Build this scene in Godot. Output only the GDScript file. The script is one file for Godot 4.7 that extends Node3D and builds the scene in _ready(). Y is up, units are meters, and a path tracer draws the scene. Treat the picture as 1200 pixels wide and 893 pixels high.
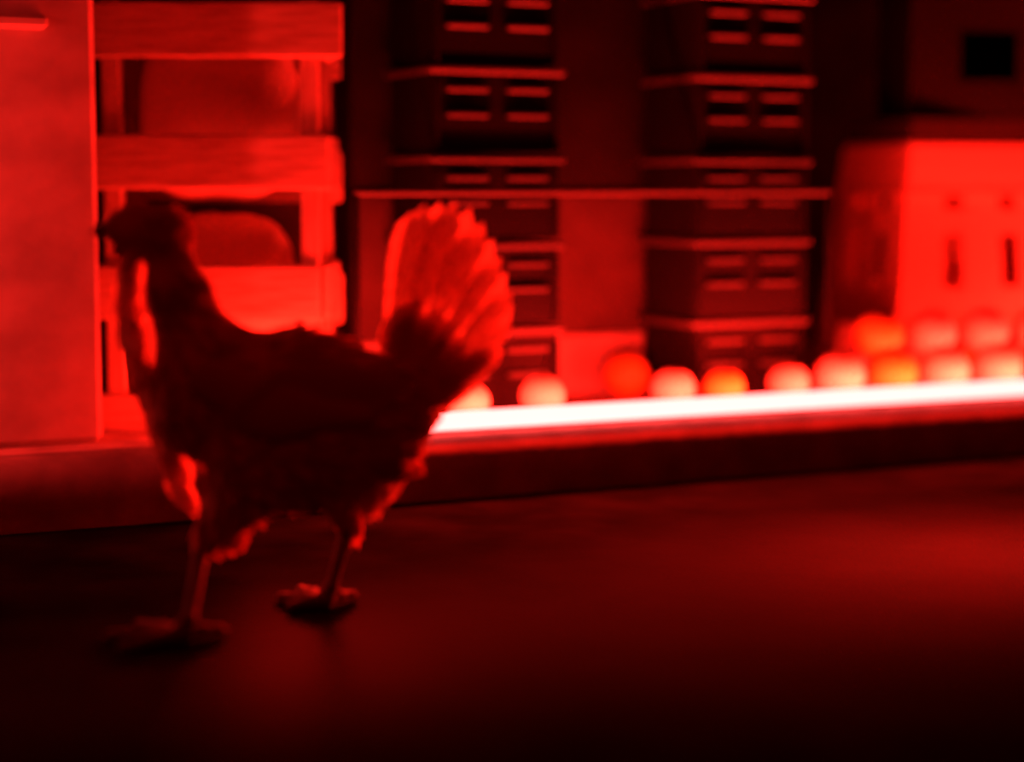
extends Node3D
# A hen walking left past a kerb on which a red LED tube lies, at night. Metres, y up.

const FOCAL := 2220.0            # focal length in pixels of the 1200 x 893 frame
const EYE := 0.45                # height of the camera
const STEP := 0.09               # height of the raised pavement
const HEN_Z := -1.98             # the plane the hen walks in
var pitch := atan((446.5 - 220.0) / FOCAL)
var turn := atan(0.489)          # direction of the kerb, tube and back wall
var kerb_at := Vector3(0, 0, -2.83)
var rng := RandomNumberGenerator.new()
var used := {}
var M := {}


func _ready() -> void:
	rng.seed = 7
	view_and_light()
	materials()
	setting()
	led_tube()
	hen()
	slatted_crate()
	crate_stacks()
	rail()
	stools()
	fruit_heap()


# ------------------------------------------------------------------ camera, sky, lights
func view_and_light() -> void:
	var cam := Camera3D.new()
	cam.name = "camera"
	cam.position = Vector3(0, EYE, 0)
	cam.rotation.x = -pitch
	cam.near = 0.05
	cam.far = 60.0
	var attr := CameraAttributesPhysical.new()
	attr.frustum_focal_length = 12.0 / (446.5 / FOCAL)
	attr.frustum_focus_distance = 2.4
	attr.frustum_near = 0.05
	attr.frustum_far = 60.0
	attr.exposure_aperture = 0.95
	cam.attributes = attr
	cam.fov = rad_to_deg(2.0 * atan(446.5 / FOCAL))
	add_child(cam)
	cam.current = true
	var env := Environment.new()
	env.background_mode = Environment.BG_COLOR
	env.background_color = Color(0.09, 0.0004, 0.0003).linear_to_srgb()
	env.tonemap_mode = Environment.TONE_MAPPER_LINEAR
	env.tonemap_exposure = 1.0
	env.sdfgi_enabled = true
	env.ssao_enabled = true
	env.ssil_enabled = true
	var we := WorldEnvironment.new()
	we.name = "environment"
	we.environment = env
	add_child(we)
	# the red light of the LED tube: as long and wide as the tube, once towards the wall and once towards the street
	var red_tube := Basis(Vector3.UP, turn)
	var mid := K((TUBE_FROM + TUBE_TO) / 2.0, 0, STEP)
	tube_light("led_tube_light_back", mid + red_tube * Vector3(0, 0.030, -0.004), red_tube * Vector3(0, 0.06, -1), Vector3.UP, TUBE_TO - TUBE_FROM, 8.6)
	tube_light("led_tube_light_front", mid + red_tube * Vector3(0, 0.034, 0.012), red_tube * Vector3(0, 0.55, 1), Vector3.UP, TUBE_TO - TUBE_FROM, 12.0)
	# the same for the upright tube by the left wall, beyond the frame
	tube_light("upright_tube_light", UPRIGHT + Vector3(0.012, 0.35, -0.012), Vector3(0.75, 0, -1), Vector3.FORWARD, 0.66, 0.22)
	tube_light("upright_tube_light_street", UPRIGHT + Vector3(0.018, 0.35, 0.006), Vector3(1, 0, 0.35), Vector3.FORWARD, 0.66, 0.12)


const UPRIGHT := Vector3(-0.90, STEP, -2.40)      # foot of the upright tube
const TUBE_FROM := -0.42         # along the kerb
const TUBE_TO := 1.55
const TUBE_R := 0.0135

func tube_light(called: String, at: Vector3, way: Vector3, _up: Vector3, length: float, energy: float) -> void:
	var l := AreaLight3D.new()
	l.name = called
	var lying := _up == Vector3.UP
	l.area_size = Vector2(length, 0.02) if lying else Vector2(0.02, length)
	l.area_normalize_energy = true
	l.light_color = Color(1.0, 0.009, 0.004).linear_to_srgb()
	l.light_energy = energy
	l.area_range = 12.0
	l.shadow_enabled = true
	l.transform = Transform3D(Basis.looking_at(way.normalized(), Vector3.UP), at)
	add_child(l)


# ------------------------------------------------------------------ helpers
func K(s: float, t: float, h: float) -> Vector3:      # along the kerb, back from its edge, up
	return kerb_at + Basis(Vector3.UP, turn) * Vector3(s, h, -t)


func P(x: float, y: float, z: float) -> Vector3:      # the point in the upright plane z that lies in that direction
	var d := Basis(Vector3.RIGHT, -pitch) * Vector3((x - 600.0) / FOCAL, -(y - 446.5) / FOCAL, -1.0)
	return Vector3(0, EYE, 0) + d * (z / d.z)


func G(x: float, y: float, h := 0.0) -> Vector3:      # the point at that height above the street in that direction
	var d := Basis(Vector3.RIGHT, -pitch) * Vector3((x - 600.0) / FOCAL, -(y - 446.5) / FOCAL, -1.0)
	return Vector3(0, EYE, 0) + d * ((h - EYE) / d.y)


func numbered(called: String) -> String:
	var n: int = used.get(called, 0)
	used[called] = n + 1
	return called if n == 0 else "%s_%03d" % [called, n]


func tag(o: Node, label: String, category := "", group := "", kind := "") -> void:
	if label: o.set_meta("label", label)
	if category: o.set_meta("category", category)
	if group: o.set_meta("group", group)
	if kind: o.set_meta("kind", kind)


func thing(called: String, at: Vector3, yaw := 0.0) -> Node3D:
	var o := Node3D.new()
	o.name = numbered(called)
	o.position = at
	o.rotation.y = yaw
	add_child(o)
	return o


func obj(called: String, mesh: Mesh, m: Material, parent: Node = self, at := Vector3.ZERO) -> MeshInstance3D:
	var o := MeshInstance3D.new()
	o.name = numbered(called) if parent == self else called
	o.mesh = mesh
	o.material_override = m
	o.position = at
	o.cast_shadow = GeometryInstance3D.SHADOW_CASTING_SETTING_ON
	parent.add_child(o, true)
	return o


func mat(albedo: Color, rough := 0.7, spec := 0.5) -> StandardMaterial3D:      # albedo given as linear values
	var m := StandardMaterial3D.new()
	m.albedo_color = albedo.linear_to_srgb()
	m.roughness = rough
	m.metallic_specular = spec
	m.cull_mode = BaseMaterial3D.CULL_DISABLED
	return m


func noise_tex(freq: float, lo: Color, hi: Color, seed_ := 1, octaves := 4, kind := FastNoiseLite.TYPE_SIMPLEX_SMOOTH) -> NoiseTexture2D:
	var n := FastNoiseLite.new()
	n.noise_type = kind
	n.seed = seed_
	n.frequency = freq
	n.fractal_octaves = octaves
	var g := Gradient.new()
	g.set_color(0, lo)
	g.set_color(1, hi)
	var t := NoiseTexture2D.new()
	t.width = 256
	t.height = 256
	t.seamless = true
	t.noise = n
	t.color_ramp = g
	return t


func tri(m: StandardMaterial3D, scale: Vector3, world := true) -> StandardMaterial3D:
	m.uv1_triplanar = true
	m.uv1_world_triplanar = world
	m.uv1_scale = scale
	return m


func relief(m: StandardMaterial3D, tex: Texture2D, cm: float) -> StandardMaterial3D:
	m.heightmap_enabled = true
	m.heightmap_texture = tex
	m.heightmap_scale = cm
	return m


func materials() -> void:
	var fine := noise_tex(0.05, Color.BLACK, Color.WHITE, 3, 5)
	var patch := noise_tex(0.02, Color(0.72, 0.72, 0.72), Color.WHITE, 5, 4)
	var grain := noise_tex(0.03, Color(0.74, 0.68, 0.62), Color.WHITE, 9, 4)
	var g := mat(Color(0.0125, 0.0115, 0.011), 1.0, 0.14)
	g.specular_mode = BaseMaterial3D.SPECULAR_DISABLED
	var grit := noise_tex(0.06, Color(0.55, 0.55, 0.55), Color.WHITE, 15, 5)
	grit.width = 1024
	grit.height = 1024
	g.albedo_texture = grit
	# painted sheen: one ten-metre tile of soft patches standing in for glow, strongest right
	var sheen_map := Image.create(256, 256, false, Image.FORMAT_RGBA8)
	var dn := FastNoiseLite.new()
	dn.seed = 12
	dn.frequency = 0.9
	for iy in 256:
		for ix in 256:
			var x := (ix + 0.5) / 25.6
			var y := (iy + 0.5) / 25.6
			var sheen := 0.0
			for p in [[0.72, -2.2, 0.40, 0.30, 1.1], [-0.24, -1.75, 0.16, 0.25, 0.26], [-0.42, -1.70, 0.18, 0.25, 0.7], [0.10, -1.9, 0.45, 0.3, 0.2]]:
				sheen += p[4] * exp(-pow((x - 5.0 - p[0]) / p[2], 2.0) - pow((y - 5.0 - p[1]) / p[3], 2.0))
			sheen *= 0.8 + 0.4 * dn.get_noise_2d(x, y)
			sheen_map.set_pixel(ix, iy, Color(sheen, sheen, sheen))
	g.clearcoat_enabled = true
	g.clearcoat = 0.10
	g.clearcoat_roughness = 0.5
	g.clearcoat_texture = ImageTexture.create_from_image(sheen_map)
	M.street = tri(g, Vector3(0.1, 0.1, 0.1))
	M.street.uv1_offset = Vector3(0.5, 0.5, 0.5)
	var k := mat(Color(0.33, 0.285, 0.275), 0.8, 0.2)
	k.albedo_texture = patch
	var pv := mat(Color(0.62, 0.54, 0.48), 0.8, 0.3)
	pv.albedo_texture = patch
	M.pavement = relief(tri(pv, Vector3(2, 2, 2)), fine, 0.15)
	M.kerb = relief(tri(k, Vector3(2, 2, 2)), fine, 0.15)
	var pl := mat(Color(0.62, 0.56, 0.5), 0.85)
	pl.albedo_texture = patch
	M.plaster = relief(tri(pl, Vector3(1.5, 1.5, 1.5)), fine, 0.1)
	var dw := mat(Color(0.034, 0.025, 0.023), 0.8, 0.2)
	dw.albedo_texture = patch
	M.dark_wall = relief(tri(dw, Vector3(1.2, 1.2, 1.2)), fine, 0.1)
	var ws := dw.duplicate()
	ws.albedo_color = Color(0.115, 0.082, 0.074).linear_to_srgb()  # lighter copy of the dark wall, imitating tube glow low down
	M.lightened_wall = ws
	M.rail = tri(mat(Color(0.13, 0.11, 0.10), 0.5, 0.3), Vector3.ONE)
	var w := mat(Color(0.7, 0.55, 0.4), 0.75)
	w.albedo_texture = grain
	M.wood = relief(tri(w, Vector3(1.2, 14, 14), false), grain, 0.05)
	var w2 := w.duplicate()
	w2.uv1_scale = Vector3(14, 1.2, 14)
	M.post_wood = w2
	M.crate = tri(relief(mat(Color(0.012, 0.010, 0.011), 0.5, 0.15), fine, 0.01), Vector3(6, 6, 6), false)
	M.crate_edge = tri(relief(mat(Color(0.08, 0.068, 0.068), 0.4), fine, 0.01), Vector3(6, 6, 6), false)  # rims and lips paler than the body, standing in for tube highlights
	M.stool = mat(Color(0.95, 0.6, 0.42), 0.4)
	M.carton = tri(relief(mat(Color(0.042, 0.028, 0.02), 0.9, 0.2), fine, 0.02), Vector3(5, 5, 5), false)
	M.dark_carton = tri(relief(mat(Color(0.02, 0.015, 0.012), 0.9, 0.2), fine, 0.02), Vector3(5, 5, 5), false)
	M.hollow = mat(Color(0.03, 0.02, 0.015), 0.9)
	M.sack = tri(relief(mat(Color(0.8, 0.64, 0.46), 0.9), noise_tex(0.12, Color.BLACK, Color.WHITE, 4, 2), 0.25), Vector3(8, 8, 8), false)
	M.orange = tri(relief(mat(Color(0.86, 0.42, 0.06), 0.5), fine, 0.03), Vector3(14, 14, 14), false)
	M.pale = tri(relief(mat(Color(0.85, 0.62, 0.5), 0.55), fine, 0.02), Vector3(14, 14, 14), false)
	M.calyx = mat(Color(0.12, 0.2, 0.05), 0.8)
	M.cap = mat(Color(0.25, 0.25, 0.26), 0.4)
	M.channel = mat(Color(0.5, 0.5, 0.52), 0.35)
	M.channel.metallic = 0.9
	var gl := mat(Color(0.9, 0.9, 0.9), 0.4)
	gl.emission_enabled = true
	gl.emission = Color(1.0, 0.0515, 0.047).linear_to_srgb()
	gl.emission_energy_multiplier = 20.0
	M.glow = gl


func chamfered(size: Vector3, c := 0.004, off := Vector3.ZERO, st: SurfaceTool = null, taper := 1.0) -> SurfaceTool:
	# a box with chamfered edges centred on off; the lower end is taper times as wide as the upper one
	if st == null:
		st = SurfaceTool.new()
		st.begin(Mesh.PRIMITIVE_TRIANGLES)
	var h := size / 2.0
	c = minf(c, minf(h.x, minf(h.y, h.z)) * 0.9)
	var v := func(sx: int, sy: int, sz: int, axis: int) -> Vector3:
		var p := Vector3(sx * (h.x - c), sy * (h.y - c), sz * (h.z - c))
		p[axis] = [sx, sy, sz][axis] * h[axis]
		var k: float = lerpf(1.0, taper, 0.5 - p.y / size.y)
		return Vector3(p.x * k, p.y, p.z * k)
	var put := func(pts: Array) -> void:
		var mid := Vector3.ZERO
		for p in pts: mid += p / pts.size()
		var n: Vector3 = (pts[1] - pts[0]).cross(pts[2] - pts[0]).normalized()
		if n.dot(mid) < 0.0:
			n = -n
		else:
			pts.reverse()
		for i in range(1, pts.size() - 1):
			for p in [pts[0], pts[i], pts[i + 1]]:
				st.set_normal(n)
				st.add_vertex(p + off)
	for s in [-1, 1]:
		put.call([v.call(s, -1, -1, 0), v.call(s, 1, -1, 0), v.call(s, 1, 1, 0), v.call(s, -1, 1, 0)])
		put.call([v.call(-1, s, -1, 1), v.call(1, s, -1, 1), v.call(1, s, 1, 1), v.call(-1, s, 1, 1)])
		put.call([v.call(-1, -1, s, 2), v.call(1, -1, s, 2), v.call(1, 1, s, 2), v.call(-1, 1, s, 2)])
		for r in [-1, 1]:
			put.call([v.call(s, r, -1, 0), v.call(s, r, 1, 0), v.call(s, r, 1, 1), v.call(s, r, -1, 1)])
			put.call([v.call(s, -1, r, 0), v.call(s, 1, r, 0), v.call(s, 1, r, 2), v.call(s, -1, r, 2)])
			put.call([v.call(-1, s, r, 1), v.call(1, s, r, 1), v.call(1, s, r, 2), v.call(-1, s, r, 2)])
			for q in [-1, 1]:
				put.call([v.call(s, r, q, 0), v.call(s, r, q, 1), v.call(s, r, q, 2)])
	return st


func box(size: Vector3, c := 0.004, off := Vector3.ZERO) -> Mesh:
	return chamfered(size, c, off).commit()


func extrude(prof: PackedVector2Array, left: float, right: float) -> Mesh:      # profile of (z, y), swept along x
	var st := SurfaceTool.new()
	st.begin(Mesh.PRIMITIVE_TRIANGLES)
	var n := prof.size()
	for i in n:
		var a := prof[i]
		var b := prof[(i + 1) % n]
		var q := [Vector3(-left, a.y, a.x), Vector3(-left, b.y, b.x), Vector3(right, b.y, b.x), Vector3(right, a.y, a.x)]
		st.set_smooth_group(0 if i > 1 and i < n - 2 else -1)
		for k in [0, 1, 2, 0, 2, 3]: st.add_vertex(q[k])
	st.set_smooth_group(-1)
	var cap := Geometry2D.triangulate_polygon(prof)
	for i in range(0, cap.size(), 3):
		for k in [0, 1, 2]: st.add_vertex(Vector3(-left, prof[cap[i + k]].y, prof[cap[i + k]].x))
		for k in [0, 2, 1]: st.add_vertex(Vector3(right, prof[cap[i + k]].y, prof[cap[i + k]].x))
	st.generate_normals()
	return st.commit()


func lathe(profile: Array, seg := 24) -> Mesh:       # profile of (radius, height), bottom to top
	var st := SurfaceTool.new()
	st.begin(Mesh.PRIMITIVE_TRIANGLES)
	st.set_smooth_group(0)
	for i in profile.size() - 1:
		for j in seg:
			var q := []
			for c in [[i, j], [i + 1, j], [i + 1, j + 1], [i, j + 1]]:
				var a: float = TAU * (c[1] % seg) / seg
				var p: Vector2 = profile[c[0]]
				q.append(Vector3(cos(a) * p.x, p.y, -sin(a) * p.x))
			for n in [0, 1, 2, 0, 2, 3]:
				st.add_vertex(q[n])
	st.index()
	st.generate_normals()
	return st.commit()


# ------------------------------------------------------------------ setting
func setting() -> void:
	tag(obj("floor", box(Vector3(9, 0.1, 8), 0.004), M.street, self, Vector3(0, -0.05, -2.5)), "dark street surface with painted sheen patches in front of the kerb", "", "", "structure")
	var b := Basis(Vector3.UP, turn)
	var prof := PackedVector2Array([Vector2(-0.04, 0), Vector2(0.064, 0), Vector2(0.064, 0.028)])
	for i in range(1, 11):
		prof.append(Vector2(0.002 + 0.062 * cos(PI * i / 20.0), 0.028 + 0.062 * sin(PI * i / 20.0)))
	prof.append(Vector2(-0.04, STEP))
	var kerb := obj("trim_3", extrude(prof, 2.4, 2.6), M.kerb, self, kerb_at)
	kerb.basis = b
	tag(kerb, "dark rounded kerb in front of the glowing tube", "", "", "structure")
	var pave := obj("floor_raised", box(Vector3(5.0, STEP, 2.96), 0.002, Vector3(0.1, STEP / 2, -1.52)), M.pavement, self, kerb_at)
	pave.basis = b
	tag(pave, "pale raised pavement behind the glowing tube", "", "", "structure")
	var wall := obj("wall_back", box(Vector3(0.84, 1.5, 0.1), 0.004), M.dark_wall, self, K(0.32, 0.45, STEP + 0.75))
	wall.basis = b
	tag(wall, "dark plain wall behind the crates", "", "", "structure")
	var panel := obj("glow_trim_4", box(Vector3(0.84, 0.35, 0.02), 0.004), M.lightened_wall, self, K(0.32, 0.392, STEP + 0.175))  # added panel; the glow on the lower wall is put into its colour
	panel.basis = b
	tag(panel, "added lighter panel under the rail, imitating tube glow low on the back wall", "", "", "structure")
	var base := obj("glow_board_back", box(Vector3(0.84, 0.105, 0.014), 0.004), M.plaster, self, K(0.32, 0.376, STEP + 0.0525))  # added pale board, coloured to stand for glow at the wall foot
	base.basis = b
	tag(base, "added low pale board imitating tube glow along the foot of the dark back wall", "", "", "structure")
	var pillar := obj("wall_left", box(Vector3(0.86, 1.7, 0.12), 0.01), M.plaster, self, K(-1.022, 0.165, STEP + 0.85))
	pillar.basis = b
	tag(pillar, "pale plaster wall end at the left edge", "", "", "structure")
	var band := obj("trim_2", box(Vector3(0.8, 0.02, 0.03), 0.006), M.plaster, self, K(-1.06, 0.10, 0.675))
	band.basis = b
	tag(band, "narrow raised band high on the pale left wall", "", "", "structure")
	tag(obj("wall_rear", box(Vector3(0.9, 1.7, 0.1), 0.006), M.lightened_wall, self, Vector3(-0.66, STEP + 0.85, -3.27)), "dark wall behind the slatted crate", "", "", "structure")
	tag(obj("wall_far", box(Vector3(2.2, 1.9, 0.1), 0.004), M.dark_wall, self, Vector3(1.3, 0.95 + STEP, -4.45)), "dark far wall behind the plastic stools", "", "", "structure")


func led_tube() -> void:
	var o := thing("led_tube", K((TUBE_FROM + TUBE_TO) / 2, 0.0, STEP), turn)
	tag(o, "long glowing white-hot LED tube lying along the kerb edge behind the hen", "lamp")
	var length := TUBE_TO - TUBE_FROM
	var t := CylinderMesh.new()
	t.top_radius = TUBE_R
	t.bottom_radius = TUBE_R
	t.height = length - 0.06
	t.radial_segments = 32
	var d := obj("glowing_diffuser", t, M.glow, o, Vector3(0, TUBE_R + 0.003, 0))
	d.rotation.z = PI / 2
	tag(d, "white glowing diffuser")
	obj("base_channel", box(Vector3(length - 0.02, 0.004, 0.016), 0.001, Vector3(0, 0.002, 0)), M.channel, o)
	for s in [-1, 1]:
		var c := obj("end_cap", lathe([Vector2(0, -0.02), Vector2(0.0145, -0.02), Vector2(0.0155, -0.018), Vector2(0.0155, 0.016), Vector2(0.012, 0.02), Vector2(0, 0.02)], 24), M.cap, o, Vector3(s * (length / 2 - 0.02), TUBE_R + 0.003, 0))
		c.rotation.z = -s * PI / 2


	# a shorter tube of the same make stands upright by the left wall, just beyond the frame
	var u := thing("led_tube", UPRIGHT)
	tag(u, "shorter red LED tube standing upright before the pale left wall", "lamp")
	var v := t.duplicate()
	v.height = 0.66
	tag(obj("glowing_diffuser", v, M.glow, u, Vector3(0, 0.35, 0)), "white glowing diffuser")
	for y in [0.015, 0.685]:
		obj("end_cap", lathe([Vector2(0, -0.01), Vector2(0.0155, -0.01), Vector2(0.0155, 0.01), Vector2(0, 0.01)], 24), M.cap, u, Vector3(0, y, 0))
	obj("foot", lathe([Vector2(0, 0), Vector2(0.05, 0), Vector2(0.05, 0.004), Vector2(0.016, 0.008), Vector2(0, 0.008)], 24), M.cap, u)


# ------------------------------------------------------------------ hen
# a field of rounded tapering bones joined by a smooth minimum, meshed as surface nets
func blend(bones: Array, cell: float, k: float) -> Array:
	var lo := Vector3(1e9, 1e9, 1e9)
	var hi := -lo
	for b in bones:
		for e in [0, 1]:
			var r: float = b[2 + e] + 3.0 * cell
			lo = lo.min(b[e] - Vector3(r, r, r))
			hi = hi.max(b[e] + Vector3(r, r, r))
	var nx := int((hi.x - lo.x) / cell) + 2
	var ny := int((hi.y - lo.y) / cell) + 2
	var nz := int((hi.z - lo.z) / cell) + 2
	var f := PackedFloat32Array()
	f.resize(nx * ny * nz)
	f.fill(1.0)
	for b in bones:
		var a: Vector3 = b[0]
		var e: Vector3 = b[1]
		var ra: float = b[2]
		var rb: float = b[3]
		var sq: float = b[4] if b.size() > 4 else 1.0
		var ab := e - a
		ab.z /= sq
		var len2 := maxf(ab.length_squared(), 1e-9)
		var m := maxf(ra, rb) + k + 2.5 * cell
		var x0 := maxi(0, int((minf(a.x, e.x) - m - lo.x) / cell))
		var x1 := mini(nx, int((maxf(a.x, e.x) + m - lo.x) / cell) + 2)
		var y0 := maxi(0, int((minf(a.y, e.y) - m - lo.y) / cell))
		var y1 := mini(ny, int((maxf(a.y, e.y) + m - lo.y) / cell) + 2)
		var z0 := maxi(0, int((minf(a.z, e.z) - m - lo.z) / cell))
		var z1 := mini(nz, int((maxf(a.z, e.z) + m - lo.z) / cell) + 2)
		for z in range(z0, z1):
			for y in range(y0, y1):
				var at := (z * ny + y) * nx
				for x in range(x0, x1):
					var p := Vector3(lo.x + x * cell - a.x, lo.y + y * cell - a.y, (lo.z + z * cell - a.z) / sq)
					var t := clampf(p.dot(ab) / len2, 0.0, 1.0)
					var d := (p - ab * t).length() - lerpf(ra, rb, t)
					var o := f[at + x]
					var h := maxf(k - absf(d - o), 0.0) / k
					f[at + x] = minf(d, o) - h * h * k * 0.25
	var ids := {}
	var verts := PackedVector3Array()
	var normals := PackedVector3Array()
	for z in nz - 1:
		for y in ny - 1:
			for x in nx - 1:
				var i := (z * ny + y) * nx + x
				var c := [f[i], f[i + 1], f[i + nx], f[i + nx + 1], f[i + nx * ny], f[i + nx * ny + 1], f[i + nx * ny + nx], f[i + nx * ny + nx + 1]]
				var inside := 0
				for q in c: inside += 1 if q < 0.0 else 0
				if inside == 0 or inside == 8:
					continue
				var sum := Vector3.ZERO
				var n := 0
				for e in [[0, 1], [2, 3], [4, 5], [6, 7], [0, 2], [1, 3], [4, 6], [5, 7], [0, 4], [1, 5], [2, 6], [3, 7]]:
					var u: float = c[e[0]]
					var v: float = c[e[1]]
					if (u < 0.0) != (v < 0.0):
						var t := u / (u - v)
						var pa := Vector3(e[0] & 1, (e[0] >> 1) & 1, e[0] >> 2)
						var pb := Vector3(e[1] & 1, (e[1] >> 1) & 1, e[1] >> 2)
						sum += pa.lerp(pb, t)
						n += 1
				ids[i] = verts.size()
				verts.append(lo + (Vector3(x, y, z) + sum / n) * cell)
				normals.append(Vector3(c[1] + c[3] + c[5] + c[7] - c[0] - c[2] - c[4] - c[6], c[2] + c[3] + c[6] + c[7] - c[0] - c[1] - c[4] - c[5], c[4] + c[5] + c[6] + c[7] - c[0] - c[1] - c[2] - c[3]).normalized())
	var tris := PackedInt32Array()
	for i in ids:
		var x: int = i % nx
		var y: int = (i / nx) % ny
		var z: int = i / (nx * ny)
		for ax in 3:
			var d: int = [1, nx, nx * ny][ax]
			var o1: int = [nx, nx * ny, 1][ax]
			var o2: int = [nx * ny, 1, nx][ax]
			if [y, z, x][ax] == 0 or [z, x, y][ax] == 0 or i + d >= f.size():
				continue
			if (f[i] < 0.0) == (f[i + d] < 0.0):
				continue
			var q := [ids.get(i, -1), ids.get(i - o1, -1), ids.get(i - o1 - o2, -1), ids.get(i - o2, -1)]
			if q.has(-1):
				continue
			for tr in [[q[0], q[1], q[2]], [q[0], q[2], q[3]]]:
				var cr := (verts[tr[1]] - verts[tr[0]]).cross(verts[tr[2]] - verts[tr[0]])
				if cr.dot(normals[tr[0]] + normals[tr[1]] + normals[tr[2]]) > 0.0:
					tr.reverse()
				tris.append_array(PackedInt32Array(tr))
	return [verts, normals, tris]


func add_surface(st: SurfaceTool, s: Array, first: int, tint: Callable) -> int:
	for i in s[0].size():
		st.set_color(tint.call(s[0][i]))
		st.set_normal(s[1][i])
		st.add_vertex(s[0][i])
	for i in s[2]: st.add_index(first + i)
	return first + s[0].size()


func feather_mesh(width: float, curl: float, tip := 0.7, rows := 6) -> Mesh:
	# a vane one unit long along +y, facing +z, with a raised shaft; curl bends it towards -z
	var st := SurfaceTool.new()
	st.begin(Mesh.PRIMITIVE_TRIANGLES)
	for i in rows + 1:
		var t := float(i) / rows
		var w := width * 0.5 * pow(sin(PI * pow(clampf(t, 0.02, 0.985), tip)), 0.6)
		if tip == 0.0:      # a blunt quill, widest past its middle
			w = width * 0.5 * (0.18 + 0.82 * smoothstep(0.05, 0.75, t)) * sqrt(maxf(0.02, 1.0 - pow(maxf(0.0, (t - 0.84) / 0.16), 2.0)))
		var bend := -curl * t * t
		for s in [-1.0, 0.0, 1.0]:
			st.set_normal(Vector3(s * 0.35, curl * t, 1).normalized())
			st.set_uv(Vector2(0.5 + s * 0.5, t))
			st.add_vertex(Vector3(s * w, t - absf(s) * 0.03, bend - absf(s) * w * 0.25))
	for i in rows:
		for s in 2:
			var a := i * 3 + s
			for n in [a, a + 3, a + 1, a + 1, a + 3, a + 4]: st.add_index(n)
	return st.commit()


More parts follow.
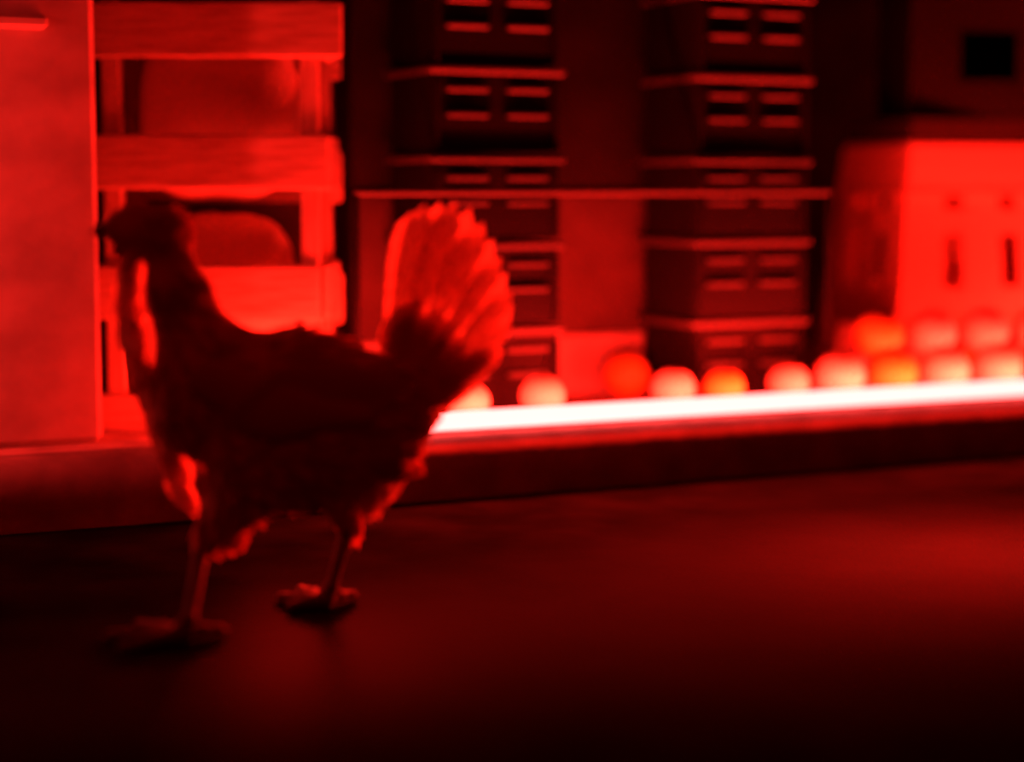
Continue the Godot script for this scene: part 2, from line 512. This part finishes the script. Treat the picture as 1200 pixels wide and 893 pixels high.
func hen() -> void:
	var z := HEN_Z
	var u := 1.0 / 1118.0          # metres per pixel in the plane of the hen
	var o := thing("hen", Vector3(-0.25, 0, z))
	tag(o, "dark feathered hen striding left across the street with a raised backlit tail", "hen")
	var near_hip := 0.035
	var far_hip := -0.035
	var bone := func(a: Vector3, b: Vector3, sq := 1.0) -> Array:    # (x, y, radius) in pixels of the hen's plane
		return [P(a.x, a.y, z), P(b.x, b.y, z), a.z * u, b.z * u, sq]
	var at := func(x: float, y: float, dz: float) -> Vector3: return P(x, y, z) + Vector3(0, 0, dz)
	var bones := [
		bone.call(Vector3(258, 462, 74), Vector3(345, 490, 98), 0.84),
		bone.call(Vector3(345, 490, 98), Vector3(425, 490, 76), 0.84),
		bone.call(Vector3(425, 480, 70), Vector3(472, 450, 26), 0.8),
		bone.call(Vector3(250, 455, 66), Vector3(208, 345, 30), 0.9),
		bone.call(Vector3(208, 345, 30), Vector3(192, 275, 23), 0.9),
		bone.call(Vector3(190, 270, 23), Vector3(152, 266, 18), 0.9),
		bone.call(Vector3(152, 266, 17), Vector3(138, 268, 13), 0.9),
		[at.call(300, 530, near_hip), at.call(246, 632, 0.05), 0.042, 0.011],
		[at.call(375, 530, far_hip), at.call(402, 628, -0.055), 0.042, 0.011],
	]
	var body := blend(bones, 0.0055, 0.03)
	var st := SurfaceTool.new()
	st.begin(Mesh.PRIMITIVE_TRIANGLES)
	var plume := Color(0.62, 0.26, 0.10)
	var skin := Color(0.15, 0.10, 0.05)
	var first := add_surface(st, body, 0, func(p: Vector3) -> Color: return plume * (0.8 + 0.4 * absf(sin(p.x * 90.0) * cos(p.y * 70.0))))
	# legs and feet, joined to the drumsticks in the same mesh
	for leg in [[at.call(258, 612, 0.048), at.call(245, 634, 0.05), G(222, 726, 0.022), [G(131, 744, 0.005), G(146, 757, 0.005), G(163, 731, 0.005), G(258, 737, 0.006)]],
			[at.call(394, 606, -0.053), at.call(402, 630, -0.055), G(388, 688, 0.022), [G(330, 699, 0.005), G(343, 709, 0.005), G(352, 690, 0.005), G(412, 696, 0.006)]]]:
		var lb := [[leg[0], leg[1], 0.013, 0.009], [leg[1], leg[2], 0.0085, 0.0065], [leg[2], leg[2] + Vector3(-0.008, -0.012, 0), 0.0072, 0.0075]]
		for tip in leg[3]:
			var root: Vector3 = leg[2] + Vector3(-0.006, -0.013, 0)
			var mid: Vector3 = root.lerp(tip, 0.5) + Vector3(0, 0.001, 0)
			lb.append([root, mid, 0.0068, 0.0056])
			lb.append([mid, tip, 0.0056, 0.0042])
			lb.append([tip, tip + (tip - root).normalized() * 0.012 + Vector3(0, -0.002, 0), 0.003, 0.0012])
		first = add_surface(st, blend(lb, 0.003, 0.006), first, func(_p: Vector3) -> Color: return skin)
	var bm := mat(Color.WHITE, 0.75, 0.4)
	bm.vertex_color_use_as_albedo = true
	obj("body", st.commit(), bm, o, -o.position)

	# face
	var dark_beak := mat(Color(0.16, 0.10, 0.05), 0.45)
	var comb_m := mat(Color(0.45, 0.03, 0.02), 0.5)
	comb_m.backlight_enabled = true
	comb_m.backlight = Color(0.3, 0.02, 0.01)
	var beak := blend([[P(140, 266, z), P(120, 268, z), 0.009, 0.0065], [P(120, 268, z), P(107, 273, z), 0.0065, 0.002], [P(138, 273, z), P(117, 275, z), 0.006, 0.003]], 0.0015, 0.004)
	single("beak", beak, dark_beak, o)
	var comb := []
	for i in 5:
		var x := 142.0 + i * 10.0
		comb.append([P(x, 251, z), P(x + 2, 244 - [0, 3, 4, 3, 0][i], z), 0.005, 0.0025, 0.6])
		if i: comb.append([P(x - 10, 251, z), P(x, 251, z), 0.005, 0.005, 0.6])
	single("comb", blend(comb, 0.0018, 0.004), comb_m, o)
	for s in [-1, 1]:
		single("wattle", blend([[at.call(142, 280, s * 0.006), at.call(141, 293, s * 0.008), 0.005, 0.008, 0.5]], 0.0018, 0.004), comb_m, o)
		var eye := SphereMesh.new()
		eye.radius = 0.0042
		eye.height = 0.0084
		obj("eye", eye, mat(Color(0.02, 0.01, 0.005), 0.1), o, at.call(155, 262, s * 0.0145) - o.position)

	# contour feathers all over the body: short on head and neck, longer behind
	var fm := mat(Color.WHITE, 0.7, 0.35)
	fm.vertex_color_use_as_albedo = true
	fm.backlight_enabled = true
	fm.backlight = Color(0.9, 0.9, 0.9)
	var spots := []
	var tail_root := P(490, 455, z)
	var pickers: int = body[0].size()
	for i in pickers:
		if rng.randf() > 0.62:
			continue
		var p: Vector3 = body[0][i]
		var n: Vector3 = body[1][i]
		var px := (p.x - P(0, 0, z).x) / u
		var py := (P(0, 220, z).y - p.y) / u + 220.0
		if px < 162 and py < 300: continue
		if py > 612 or px > 450: continue
		var neck := clampf((410.0 - py) / 110.0, 0.0, 1.0) * clampf((300.0 - px) / 40.0, 0.0, 1.0)
		var flow := Vector3(1, -0.12, 0).lerp(Vector3(0.35, -1, 0), neck)
		if py > 520.0: flow = flow.lerp(Vector3(0.55, -1, 0), clampf((py - 520.0) / 60.0, 0, 1))
		var front := clampf((250.0 - px) / 60.0, 0.0, 1.0) * (1.0 - neck)
		flow = flow.lerp(Vector3(0.25, -1, 0), front)
		flow = (flow - n * flow.dot(n))
		if flow.length() < 0.05: flow = Vector3(0, -1, 0)
		flow = flow.normalized()
		var lift := 0.14 + rng.randf() * 0.14
		if neck > 0.3: lift = 0.16 + rng.randf() * 0.12
		if n.x < -0.45 and py > 290 and py < 560:
			if rng.randf() < 0.5: continue
		var up := (flow + n * lift + Vector3(rng.randfn() * 0.08, rng.randfn() * 0.08, rng.randfn() * 0.08)).normalized()
		var face := (n - up * n.dot(up)).normalized()
		var size := lerpf(0.034, 0.021, neck) * rng.randf_range(0.8, 1.2)
		if px > 400: size *= 1.15
		var b := Basis(up.cross(face) * size, up * size, face * size)
		var c := plume * rng.randf_range(0.7, 1.35)
		if neck > 0.4: c = c.lerp(Color(0.36, 0.12, 0.04), 0.5)
		spots.append([Transform3D(b, p - n * 0.002 - o.position), c])
	many("plumage", feather_mesh(0.42, 0.16, 0.75, 5), spots, fm, o)

	# wings folded against the flanks: a shoulder patch with coverts and long quills
	var quill_m := fm.duplicate()
	quill_m.vertex_color_use_as_albedo = false
	quill_m.albedo_color = Color(0.42, 0.18, 0.08).linear_to_srgb()
	quill_m.backlight = Color(0.35, 0.35, 0.35)
	var vane := feather_mesh(0.22, 0.05, 0.8, 8)
	for s in [-1, 1]:
		var wing := single("wing", blend([[at.call(262, 440, s * 0.068), at.call(335, 468, s * 0.084), 0.024, 0.032, 0.5], [at.call(335, 468, s * 0.084), at.call(430, 478, s * 0.068), 0.030, 0.012, 0.5]], 0.0045, 0.02), quill_m, o)
		for k in 11:
			var t := k / 10.0
			var root: Vector3 = at.call(lerpf(275, 340, t), lerpf(478, 428, t), s * (0.086 + 0.010 * sin(PI * t)))
			var tip: Vector3 = at.call(lerpf(395, 492, t), lerpf(528, 444, t), s * (0.076 - 0.03 * t))
			var up := tip - root
			var size := up.length()
			up /= size
			var face := Vector3(0, 0.12, s)
			face = (face - up * face.dot(up)).normalized()
			var q := obj("wing_feather", vane, quill_m, wing)
			q.transform = Transform3D(Basis(up.cross(face) * size, up * size, face * size * 0.7), root + Vector3(0, 0, s * 0.0012 * k) - o.position)

	# the fanned tail, in two leaves that meet on top
	var tail_m: StandardMaterial3D = mat(Color(0.92, 0.7, 0.5), 0.65, 0.35)
	tail_m.albedo_texture = noise_tex(0.035, Color(0.6, 0.55, 0.5), Color.WHITE, 21, 3)
	tail_m.backlight_enabled = true
	tail_m.backlight = Color(1.0, 1.0, 1.0)
	var big = feather_mesh(0.165, 0.04, 0.0, 12)
	var tips := [[481, 248], [498, 238], [516, 236], [534, 236], [552, 243], [567, 260], [579, 280], [588, 300], [595, 320], [600, 340], [602, 358], [599, 377], [592, 394]]
	for k in tips.size():
		var s := 1.0 if k % 2 else -1.0
		var t := k / 12.0
		var root: Vector3 = at.call(lerpf(447, 520, t), lerpf(412, 462, t), s * (0.004 + 0.010 * t))
		var tip: Vector3 = at.call(tips[k][0], tips[k][1], s * (0.006 + 0.026 * t))
		var up := tip - root
		var size := up.length()
		up /= size
		var face := Vector3(0.05, 0.2 * s * (0.4 - t), 1)
		face = (face - up * face.dot(up)).normalized()
		var q := obj("tail_feather", big, tail_m, o)
		q.transform = Transform3D(Basis(up.cross(face) * size * rng.randf_range(0.95, 1.1), up * size, face * size), root - o.position)
	# soft coverts that fill the root of the tail and the fluff under it
	spots = []
	for i in 60:
		var s := 1.0 if i % 2 else -1.0
		var t := rng.randf()
		var r := rng.randf()
		var root: Vector3 = at.call(lerpf(445, 500, t) + r * 25.0, lerpf(420, 470, t) - r * 45.0 * (1.0 - t * 0.7), s * (0.008 + 0.02 * t * (1.0 - r)))
		var dir := Vector3(lerpf(0.42, 1.0, t) + rng.randfn() * 0.06, lerpf(1.0, 0.28, t) + rng.randfn() * 0.06, s * 0.08).normalized()
		var face := (Vector3(0, 0, s) - dir * dir.z * s).normalized()
		var size := rng.randf_range(0.035, 0.05)
		spots.append([Transform3D(Basis(dir.cross(face) * size, dir * size, face * size), root - o.position), Color(0.8, 0.55, 0.36)])
	var edge := [Vector2(592, 412), Vector2(570, 438), Vector2(545, 465), Vector2(520, 490), Vector2(506, 515), Vector2(492, 542), Vector2(470, 578), Vector2(446, 610)]
	for i in 190:
		var s := 1.0 if i % 2 else -1.0
		var t := rng.randf() * 6.999
		var e: Vector2 = edge[int(t)].lerp(edge[int(t) + 1], fmod(t, 1.0)) - Vector2(absf(rng.randfn()) * 9.0, 0)
		var dir2: Vector2 = Vector2(0.93, -0.36).lerp(Vector2(0.22, 1.0), clampf(t / 4.0, 0, 1)).normalized()
		var size := rng.randf_range(0.035, 0.052)
		var root: Vector3 = at.call(e.x - dir2.x * size / u, e.y - dir2.y * size / u, s * rng.randf_range(0.0, 0.035))
		var dir := Vector3(dir2.x, -dir2.y, s * 0.05 + rng.randfn() * 0.05).normalized()
		var face := (Vector3(0.3, 0.1, s) - dir * dir.dot(Vector3(0.3, 0.1, s))).normalized()
		spots.append([Transform3D(Basis(dir.cross(face) * size, dir * size, face * size), root - o.position), Color(0.72, 0.45, 0.28) * rng.randf_range(0.75, 1.15)])
	# loose bib of thin feathers standing out before the neck and breast
	var bib := []
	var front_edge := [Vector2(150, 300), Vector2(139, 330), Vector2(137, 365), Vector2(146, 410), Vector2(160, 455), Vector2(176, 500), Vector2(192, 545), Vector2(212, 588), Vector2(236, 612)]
	for i in 110:
		var t := rng.randf() * 7.999
		var e: Vector2 = front_edge[int(t)].lerp(front_edge[int(t) + 1], fmod(t, 1.0)) + Vector2(absf(rng.randfn()) * 7.0, 0)
		var ahead: Vector2 = (front_edge[int(t) + 1] - front_edge[int(t)]).normalized()
		var dir2 := (ahead + Vector2(-0.28, 0) + Vector2(rng.randfn(), rng.randfn()) * 0.06).normalized()
		var size := rng.randf_range(0.032, 0.046)
		var root: Vector3 = at.call(e.x - dir2.x * size / u, e.y - dir2.y * size / u, rng.randf_range(-0.02, 0.02))
		var dir := Vector3(dir2.x, -dir2.y, rng.randfn() * 0.08).normalized()
		var face := (Vector3(-0.3, 0.1, 1) - dir * dir.dot(Vector3(-0.3, 0.1, 1))).normalized()
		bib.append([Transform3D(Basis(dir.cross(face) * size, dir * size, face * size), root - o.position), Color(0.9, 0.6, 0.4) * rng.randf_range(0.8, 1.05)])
	many("bib_feathers", feather_mesh(0.45, -0.10, 0.8, 5), bib, fm, o)
	many("rump_fluff", feather_mesh(0.5, 0.12, 0.8, 5), spots, fm, o)


func single(called: String, s: Array, m: Material, parent: Node3D) -> MeshInstance3D:
	var st := SurfaceTool.new()
	st.begin(Mesh.PRIMITIVE_TRIANGLES)
	add_surface(st, s, 0, func(_p: Vector3) -> Color: return Color.WHITE)
	var o := obj(called, st.commit(), m, parent)
	# the mesh is in world places; bring it to the parent's own
	var arr := o.mesh.surface_get_arrays(0)
	var v: PackedVector3Array = arr[Mesh.ARRAY_VERTEX]
	for i in v.size(): v[i] -= parent.position
	arr[Mesh.ARRAY_VERTEX] = v
	var am := ArrayMesh.new()
	am.add_surface_from_arrays(Mesh.PRIMITIVE_TRIANGLES, arr)
	o.mesh = am
	return o


func many(called: String, mesh: Mesh, spots: Array, m: Material, parent: Node) -> void:
	mesh.surface_set_material(0, m)
	var mm := MultiMesh.new()
	mm.transform_format = MultiMesh.TRANSFORM_3D
	mm.use_colors = true
	mm.mesh = mesh
	mm.instance_count = spots.size()
	for i in spots.size():
		mm.set_instance_transform(i, spots[i][0])
		mm.set_instance_color(i, spots[i][1])
	var o := MultiMeshInstance3D.new()
	o.name = called
	o.multimesh = mm
	o.material_override = m
	o.set_meta("kind", "stuff")
	parent.add_child(o, true)


# ------------------------------------------------------------------ things behind the tube
func slatted_crate() -> void:
	var w := 0.355
	var d := 0.20
	var h := 0.64
	var o := thing("slatted_crate", Vector3(-0.449, STEP, -2.84 - d / 2), 0.0)
	tag(o, "tall pale wooden crate with wide horizontal slats standing behind the hen's head", "crate")
	for sx in [-1, 1]:
		for sz in [-1, 1]:
			obj("corner_post", box(Vector3(0.028, h, 0.028), 0.003), M.post_wood, o, Vector3(sx * (w / 2 - 0.03), h / 2, sz * (d / 2 - 0.016)))
	for k in 4:
		var y := h - 0.048 - k * 0.194
		var long: float = w * [1.06, 1.0, 0.955, 0.95][k]
		obj("slat", box(Vector3(long, 0.082, 0.012), 0.004), M.wood, o, Vector3(-(w - long) / 2.0, y, d / 2 + 0.005))
		obj("slat", box(Vector3(w, 0.082, 0.012), 0.004), M.wood, o, Vector3(0, y - 0.02, -d / 2 - 0.005))
		for s in [-1, 1]:
			var b := obj("slat", box(Vector3(d - 0.01, 0.082, 0.010), 0.003), M.wood, o, Vector3(s * (w / 2 - 0.009), y, 0))
			b.rotation.y = PI / 2
	obj("base_board", box(Vector3(w - 0.05, 0.012, d - 0.04), 0.003), M.wood, o, Vector3(0, 0.03, 0))
	# the sacks that show between the slats
	for k in 2:
		var m := sack_mesh(Vector3(0.128, 0.145, 0.075), 31 + k)
		var s := obj("sack", m, M.sack, self, Vector3(-0.455 + 0.008 * k, STEP + 0.036 + 0.145 + k * 0.30, -2.84 - d / 2))
		tag(s, ["bulging pale sack in the bottom of the slatted crate, seen beside the hen's neck", "upper pale sack in the slatted crate, seen between its two top slats"][k], "sack", "sacks in the slatted crate")


func sack_mesh(half: Vector3, seed_: int) -> Mesh:
	var n := FastNoiseLite.new()
	n.seed = seed_
	n.frequency = 9.0
	var sphere := SphereMesh.new()
	sphere.radial_segments = 40
	sphere.rings = 26
	sphere.radius = 1.0
	sphere.height = 2.0
	var arr := sphere.get_mesh_arrays()
	var v: PackedVector3Array = arr[Mesh.ARRAY_VERTEX]
	var st := SurfaceTool.new()
	st.begin(Mesh.PRIMITIVE_TRIANGLES)
	st.set_smooth_group(0)
	for p in v:
		var q := Vector3(signf(p.x) * pow(absf(p.x), 0.6), signf(p.y) * pow(absf(p.y), 0.6), signf(p.z) * pow(absf(p.z), 0.6)) * half
		st.add_vertex(q * (0.94 + 0.10 * n.get_noise_3dv(q)))
	for i in arr[Mesh.ARRAY_INDEX]: st.add_index(i)
	st.generate_normals()
	return st.commit()


func plastic_crate(label: String, at: Vector3) -> void:
	var w := 0.240
	var d := 0.19
	var h := 0.137
	var o := thing("plastic_crate", at, turn)
	tag(o, label, "crate", "dark crates stacked against the wall")
	var c := SurfaceTool.new()
	c.begin(Mesh.PRIMITIVE_TRIANGLES)
	for s in [-1, 1]:
		# long walls: bottom band, top band and uprights that leave two hand holes
		chamfered(Vector3(w - 0.02, 0.058, 0.006), 0.002, Vector3(0, 0.033, s * (d / 2 - 0.012)), c)
		chamfered(Vector3(w - 0.02, 0.03, 0.006), 0.002, Vector3(0, 0.112, s * (d / 2 - 0.012)), c)
		for x in [-0.115, 0.0, 0.115]:
			chamfered(Vector3(0.026 if x == 0.0 else 0.02, 0.04, 0.006), 0.002, Vector3(x * (w - 0.02) / 0.25, 0.08, s * (d / 2 - 0.012)), c)
		chamfered(Vector3(0.006, h - 0.012, d - 0.024), 0.002, Vector3(s * (w / 2 - 0.012), h / 2, 0), c)
	chamfered(Vector3(w - 0.02, 0.006, d - 0.02), 0.002, Vector3(0, 0.006, 0), c)
	chamfered(Vector3(w - 0.03, h - 0.02, 0.004), 0.001, Vector3(0, h / 2, d / 2 - 0.017), c)
	obj("body", c.commit(), M.crate, o)
	var r := SurfaceTool.new()
	r.begin(Mesh.PRIMITIVE_TRIANGLES)
	for s in [-1, 1]:
		chamfered(Vector3(w, 0.012, 0.016), 0.004, Vector3(0, h - 0.007, s * (d / 2 - 0.008)), r)
		chamfered(Vector3(0.016, 0.012, d - 0.02), 0.004, Vector3(s * (w / 2 - 0.008), h - 0.007, 0), r)
	obj("rim", r.commit(), M.crate_edge, o)
	for x in [-0.053, 0.053]:
		obj("handle_lip", box(Vector3(0.072, 0.008, 0.014), 0.003), M.crate_edge, o, Vector3(x, 0.060, d / 2 - 0.006))
		obj("handle_lip", box(Vector3(0.072, 0.008, 0.014), 0.003), M.crate_edge, o, Vector3(x, 0.100, d / 2 - 0.006))
	for x in [-0.105, 0.105]:
		obj("rib", box(Vector3(0.008, h - 0.03, 0.010), 0.003), M.crate, o, Vector3(x, (h - 0.02) / 2, d / 2 - 0.006))


func crate_stacks() -> void:
	var nth := ["bottom crate", "second crate from the bottom", "middle crate", "second crate from the top", "topmost crate"]
	for k in 5:
		plastic_crate("dark plastic crate, %s of the left stack" % nth[k], stack_at(556, k))
	for k in 5:
		plastic_crate("dark plastic crate, %s of the right stack" % nth[k], stack_at(848, k))


func rail() -> void:
	var length := 0.80
	var mid := (on_kerb(416, 0.15) + on_kerb(972, 0.15)) / 2.0
	length = on_kerb(416, 0.15).distance_to(on_kerb(972, 0.15))
	var o := thing("guard_rail", mid, turn)
	tag(o, "thin horizontal metal rail on slim posts before the two stacks of dark crates", "rail")
	obj("bar", box(Vector3(length, 0.009, 0.009), 0.003, Vector3(0, 0.352, 0)), M.rail, o)
	for s in [-1, 1]:
		obj("post", box(Vector3(0.008, 0.35, 0.008), 0.002, Vector3(s * (length / 2 - 0.004), 0.175, 0)), M.crate, o)
		obj("foot", box(Vector3(0.03, 0.004, 0.03), 0.001, Vector3(s * (length / 2 - 0.015), 0.002, 0)), M.crate, o)


func stack_at(x: float, k: int) -> Vector3:
	return on_kerb(x, 0.275) + Vector3(0, 0.138 * k, 0)


func stool_mesh(part: String) -> Mesh:
	# a square stool 0.45 m high whose four sides flare outwards: every side is an apron, two corner legs and a middle rib
	var st := SurfaceTool.new()
	st.begin(Mesh.PRIMITIVE_TRIANGLES)
	var half := func(y: float) -> float: return lerpf(0.188, 0.142, y / 0.445)
	var plate := func(y0: float, y1: float, a0: float, a1: float, b0: float, b1: float, out_: float, thick: float) -> void:
		# a plate in one side, from y0 to y1; a0..a1 and b0..b1 give its span as shares of the half width, below and above
		for side in 4:
			var rot := Basis(Vector3.UP, PI / 2 * side)
			var p := []
			for q in [[y0, a0], [y0, a1], [y1, b1], [y1, b0]]:
				var hw: float = half.call(q[0])
				p.append(Vector3(hw * q[1], q[0], hw + out_))
				p.append(Vector3((hw - thick) * q[1], q[0], hw + out_ - thick))
			var mid := Vector3.ZERO
			for x in p: mid += x / 8.0
			for f in [[0, 2, 4, 6], [1, 3, 5, 7], [0, 1, 3, 2], [2, 3, 5, 4], [4, 5, 7, 6], [6, 7, 1, 0]]:
				var n: Vector3 = (p[f[1]] - p[f[0]]).cross(p[f[2]] - p[f[0]]).normalized()
				var fm: Vector3 = (p[f[0]] + p[f[1]] + p[f[2]] + p[f[3]]) / 4.0 - mid
				var order := [0, 2, 1, 0, 3, 2]
				if n.dot(fm) < 0.0:
					n = -n
					order = [0, 1, 2, 0, 2, 3]
				for k in order:
					st.set_normal(rot * n)
					st.add_vertex(rot * p[f[k]])
	match part:
		"apron":
			plate.call(0.352, 0.440, -1.0, 1.0, -1.0, 1.0, 0.006, 0.006)
			plate.call(0.345, 0.354, -1.0, 1.0, -1.0, 1.0, 0.010, 0.010)
		"legs":
			for s in [-1.0, 1.0]:
				var a := [0.46, 1.0] if s > 0 else [-1.0, -0.46]
				var b := [0.50, 1.0] if s > 0 else [-1.0, -0.50]
				plate.call(0.0, 0.352, a[0], a[1], b[0], b[1], 0.0, 0.005)
		"rib":
			plate.call(0.155, 0.352, -0.24, 0.24, -0.24, 0.24, 0.0, 0.005)
			plate.call(0.273, 0.318, -0.6, 0.6, -0.6, 0.6, -0.002, 0.004)
			plate.call(0.09, 0.172, -0.6, 0.6, -0.6, 0.6, -0.002, 0.004)
		"top":
			chamfered(Vector3(0.292, 0.016, 0.292), 0.006, Vector3(0, 0.440, 0), st)
	return st.commit()


func stools() -> void:
	var at := Vector3(0.848, STEP, -3.745)
	var o := thing("plastic_stool", at, 0.25)
	tag(o, "bright red square plastic stool with slotted flared sides at the right edge", "stool")
	obj("seat_top", stool_mesh("top"), M.stool, o)
	obj("apron", stool_mesh("apron"), M.stool, o)
	obj("leg", stool_mesh("legs"), M.stool, o)
	obj("slotted_rib", stool_mesh("rib"), M.stool, o)
	# a shallow tray on the stool and a carton with its hand hole towards the street on the tray
	var tr := thing("tray", at + Vector3(0, 0.4485, 0), 0.25)
	tag(tr, "shallow dim tray lying flat on top of the bright plastic stool", "tray")
	obj("base", box(Vector3(0.27, 0.006, 0.27), 0.002, Vector3(0, 0.003, 0)), M.carton, tr)
	for k in 4:
		var e := obj("side", box(Vector3(0.283, 0.043, 0.008), 0.003, Vector3(0, 0.0215, 0.1385)), M.carton, tr)
		e.rotation.y = PI / 2 * k
	var c := thing("carton", at + Vector3(0.045, 0.4925, 0.0), 0.05)
	tag(c, "dark cardboard carton with a hand hole at the top right corner", "box")
	var csg := CSGCombiner3D.new()
	csg.name = "box_body"
	c.add_child(csg)
	var outer := CSGBox3D.new()
	outer.name = "outer"
	outer.size = Vector3(0.30, 0.26, 0.26)
	outer.position.y = 0.13
	outer.material = M.dark_carton
	csg.add_child(outer)
	var inner := CSGBox3D.new()
	inner.name = "inner"
	inner.operation = CSGShape3D.OPERATION_SUBTRACTION
	inner.size = Vector3(0.288, 0.248, 0.248)
	inner.position.y = 0.13
	inner.material = M.hollow
	csg.add_child(inner)
	var hole := CSGBox3D.new()
	hole.name = "hole"
	hole.operation = CSGShape3D.OPERATION_SUBTRACTION
	hole.size = Vector3(0.11, 0.095, 0.1)
	hole.position = Vector3(0.0, 0.115, 0.13)
	hole.material = M.dark_carton
	csg.add_child(hole)


func fruit(label: String, at: Vector3, r: float, m: Material) -> void:
	var o := thing("fruit", at + Vector3(0, -r * 0.95, 0))
	tag(o, label, "fruit", "round fruit behind the glowing tube")
	var prof := [Vector2(0.0, -0.93), Vector2(0.12, -0.955)]
	for i in range(2, 15):
		var a := -PI / 2 + PI * i / 16.0
		prof.append(Vector2(cos(a), sin(a) * 0.95))
	prof.append_array([Vector2(0.14, 0.935), Vector2(0.05, 0.89), Vector2(0.0, 0.88)])
	for i in prof.size(): prof[i] *= r
	obj("flesh", lathe(prof, 28), m, o, Vector3(0, r * 0.955, 0))
	obj("calyx", lathe([Vector2(0, 0.86 * r), Vector2(0.10 * r, 0.90 * r), Vector2(0.12 * r, 0.955 * r), Vector2(0.05 * r, 0.99 * r), Vector2(0, 0.99 * r)], 10), M.calyx, o, Vector3(0, r * 0.955, 0))


func fruit_heap() -> void:
	var words := ["first", "second", "third", "fourth", "fifth", "sixth", "seventh"]
	var xs := [548, 636, 735, 790, 850, 926]
	var tones := ["pale", "pale", "orange", "pale", "orange", "pale"]
	for i in xs.size():
		var p := on_kerb(xs[i], 0.30 if i == 2 else 0.085 + 0.012 * (i % 2))
		var r: float = [0.034, 0.036, 0.040, 0.036, 0.034, 0.035][i]
		fruit("%s round fruit behind the tube, %s to the right of the hen's tail" % ["pale" if tones[i] == "pale" else "orange", words[i]], p + Vector3(0, r * 0.95, 0), r, M[tones[i]])
	var r := 0.043
	for row in 2:
		for i in 5:
			var x := 986.0 + i * 62.0 + row * 31.0
			var p := on_kerb(x, 0.09 + row * 0.074)
			var orange := (i + row * 2) % 3 == 1
			fruit("%s round fruit in the heap's bottom layer, %s row, %s from the left" % ["orange" if orange else "pale", "front" if row == 0 else "back", words[i]], p + Vector3(0, r * 0.95, 0), r, M.orange if orange else M.pale)
	for i in 4:
		var p := on_kerb(986.0 + i * 62.0 + 45.0, 0.09 + 0.037)
		fruit("%s round fruit on top of the heap by the stool, %s from the left" % ["orange" if i == 0 else "pale", words[i]], p + Vector3(0, r * 0.95 + 0.064, 0), r, M.orange if i == 0 else M.pale)


func on_kerb(x: float, t: float) -> Vector3:       # on the raised pavement, t back from its edge, in the direction of that column
	var e := kerb_at + Basis(Vector3.UP, turn) * Vector3(0, 0, -t)
	var q := (x - 600.0) / FOCAL                  # X = q * depth (nearly)
	var su := Vector3(cos(turn), 0, -sin(turn))
	var k := (-q * e.z - e.x) / (su.x + q * su.z)
	return e + su * k + Vector3(0, STEP, 0)
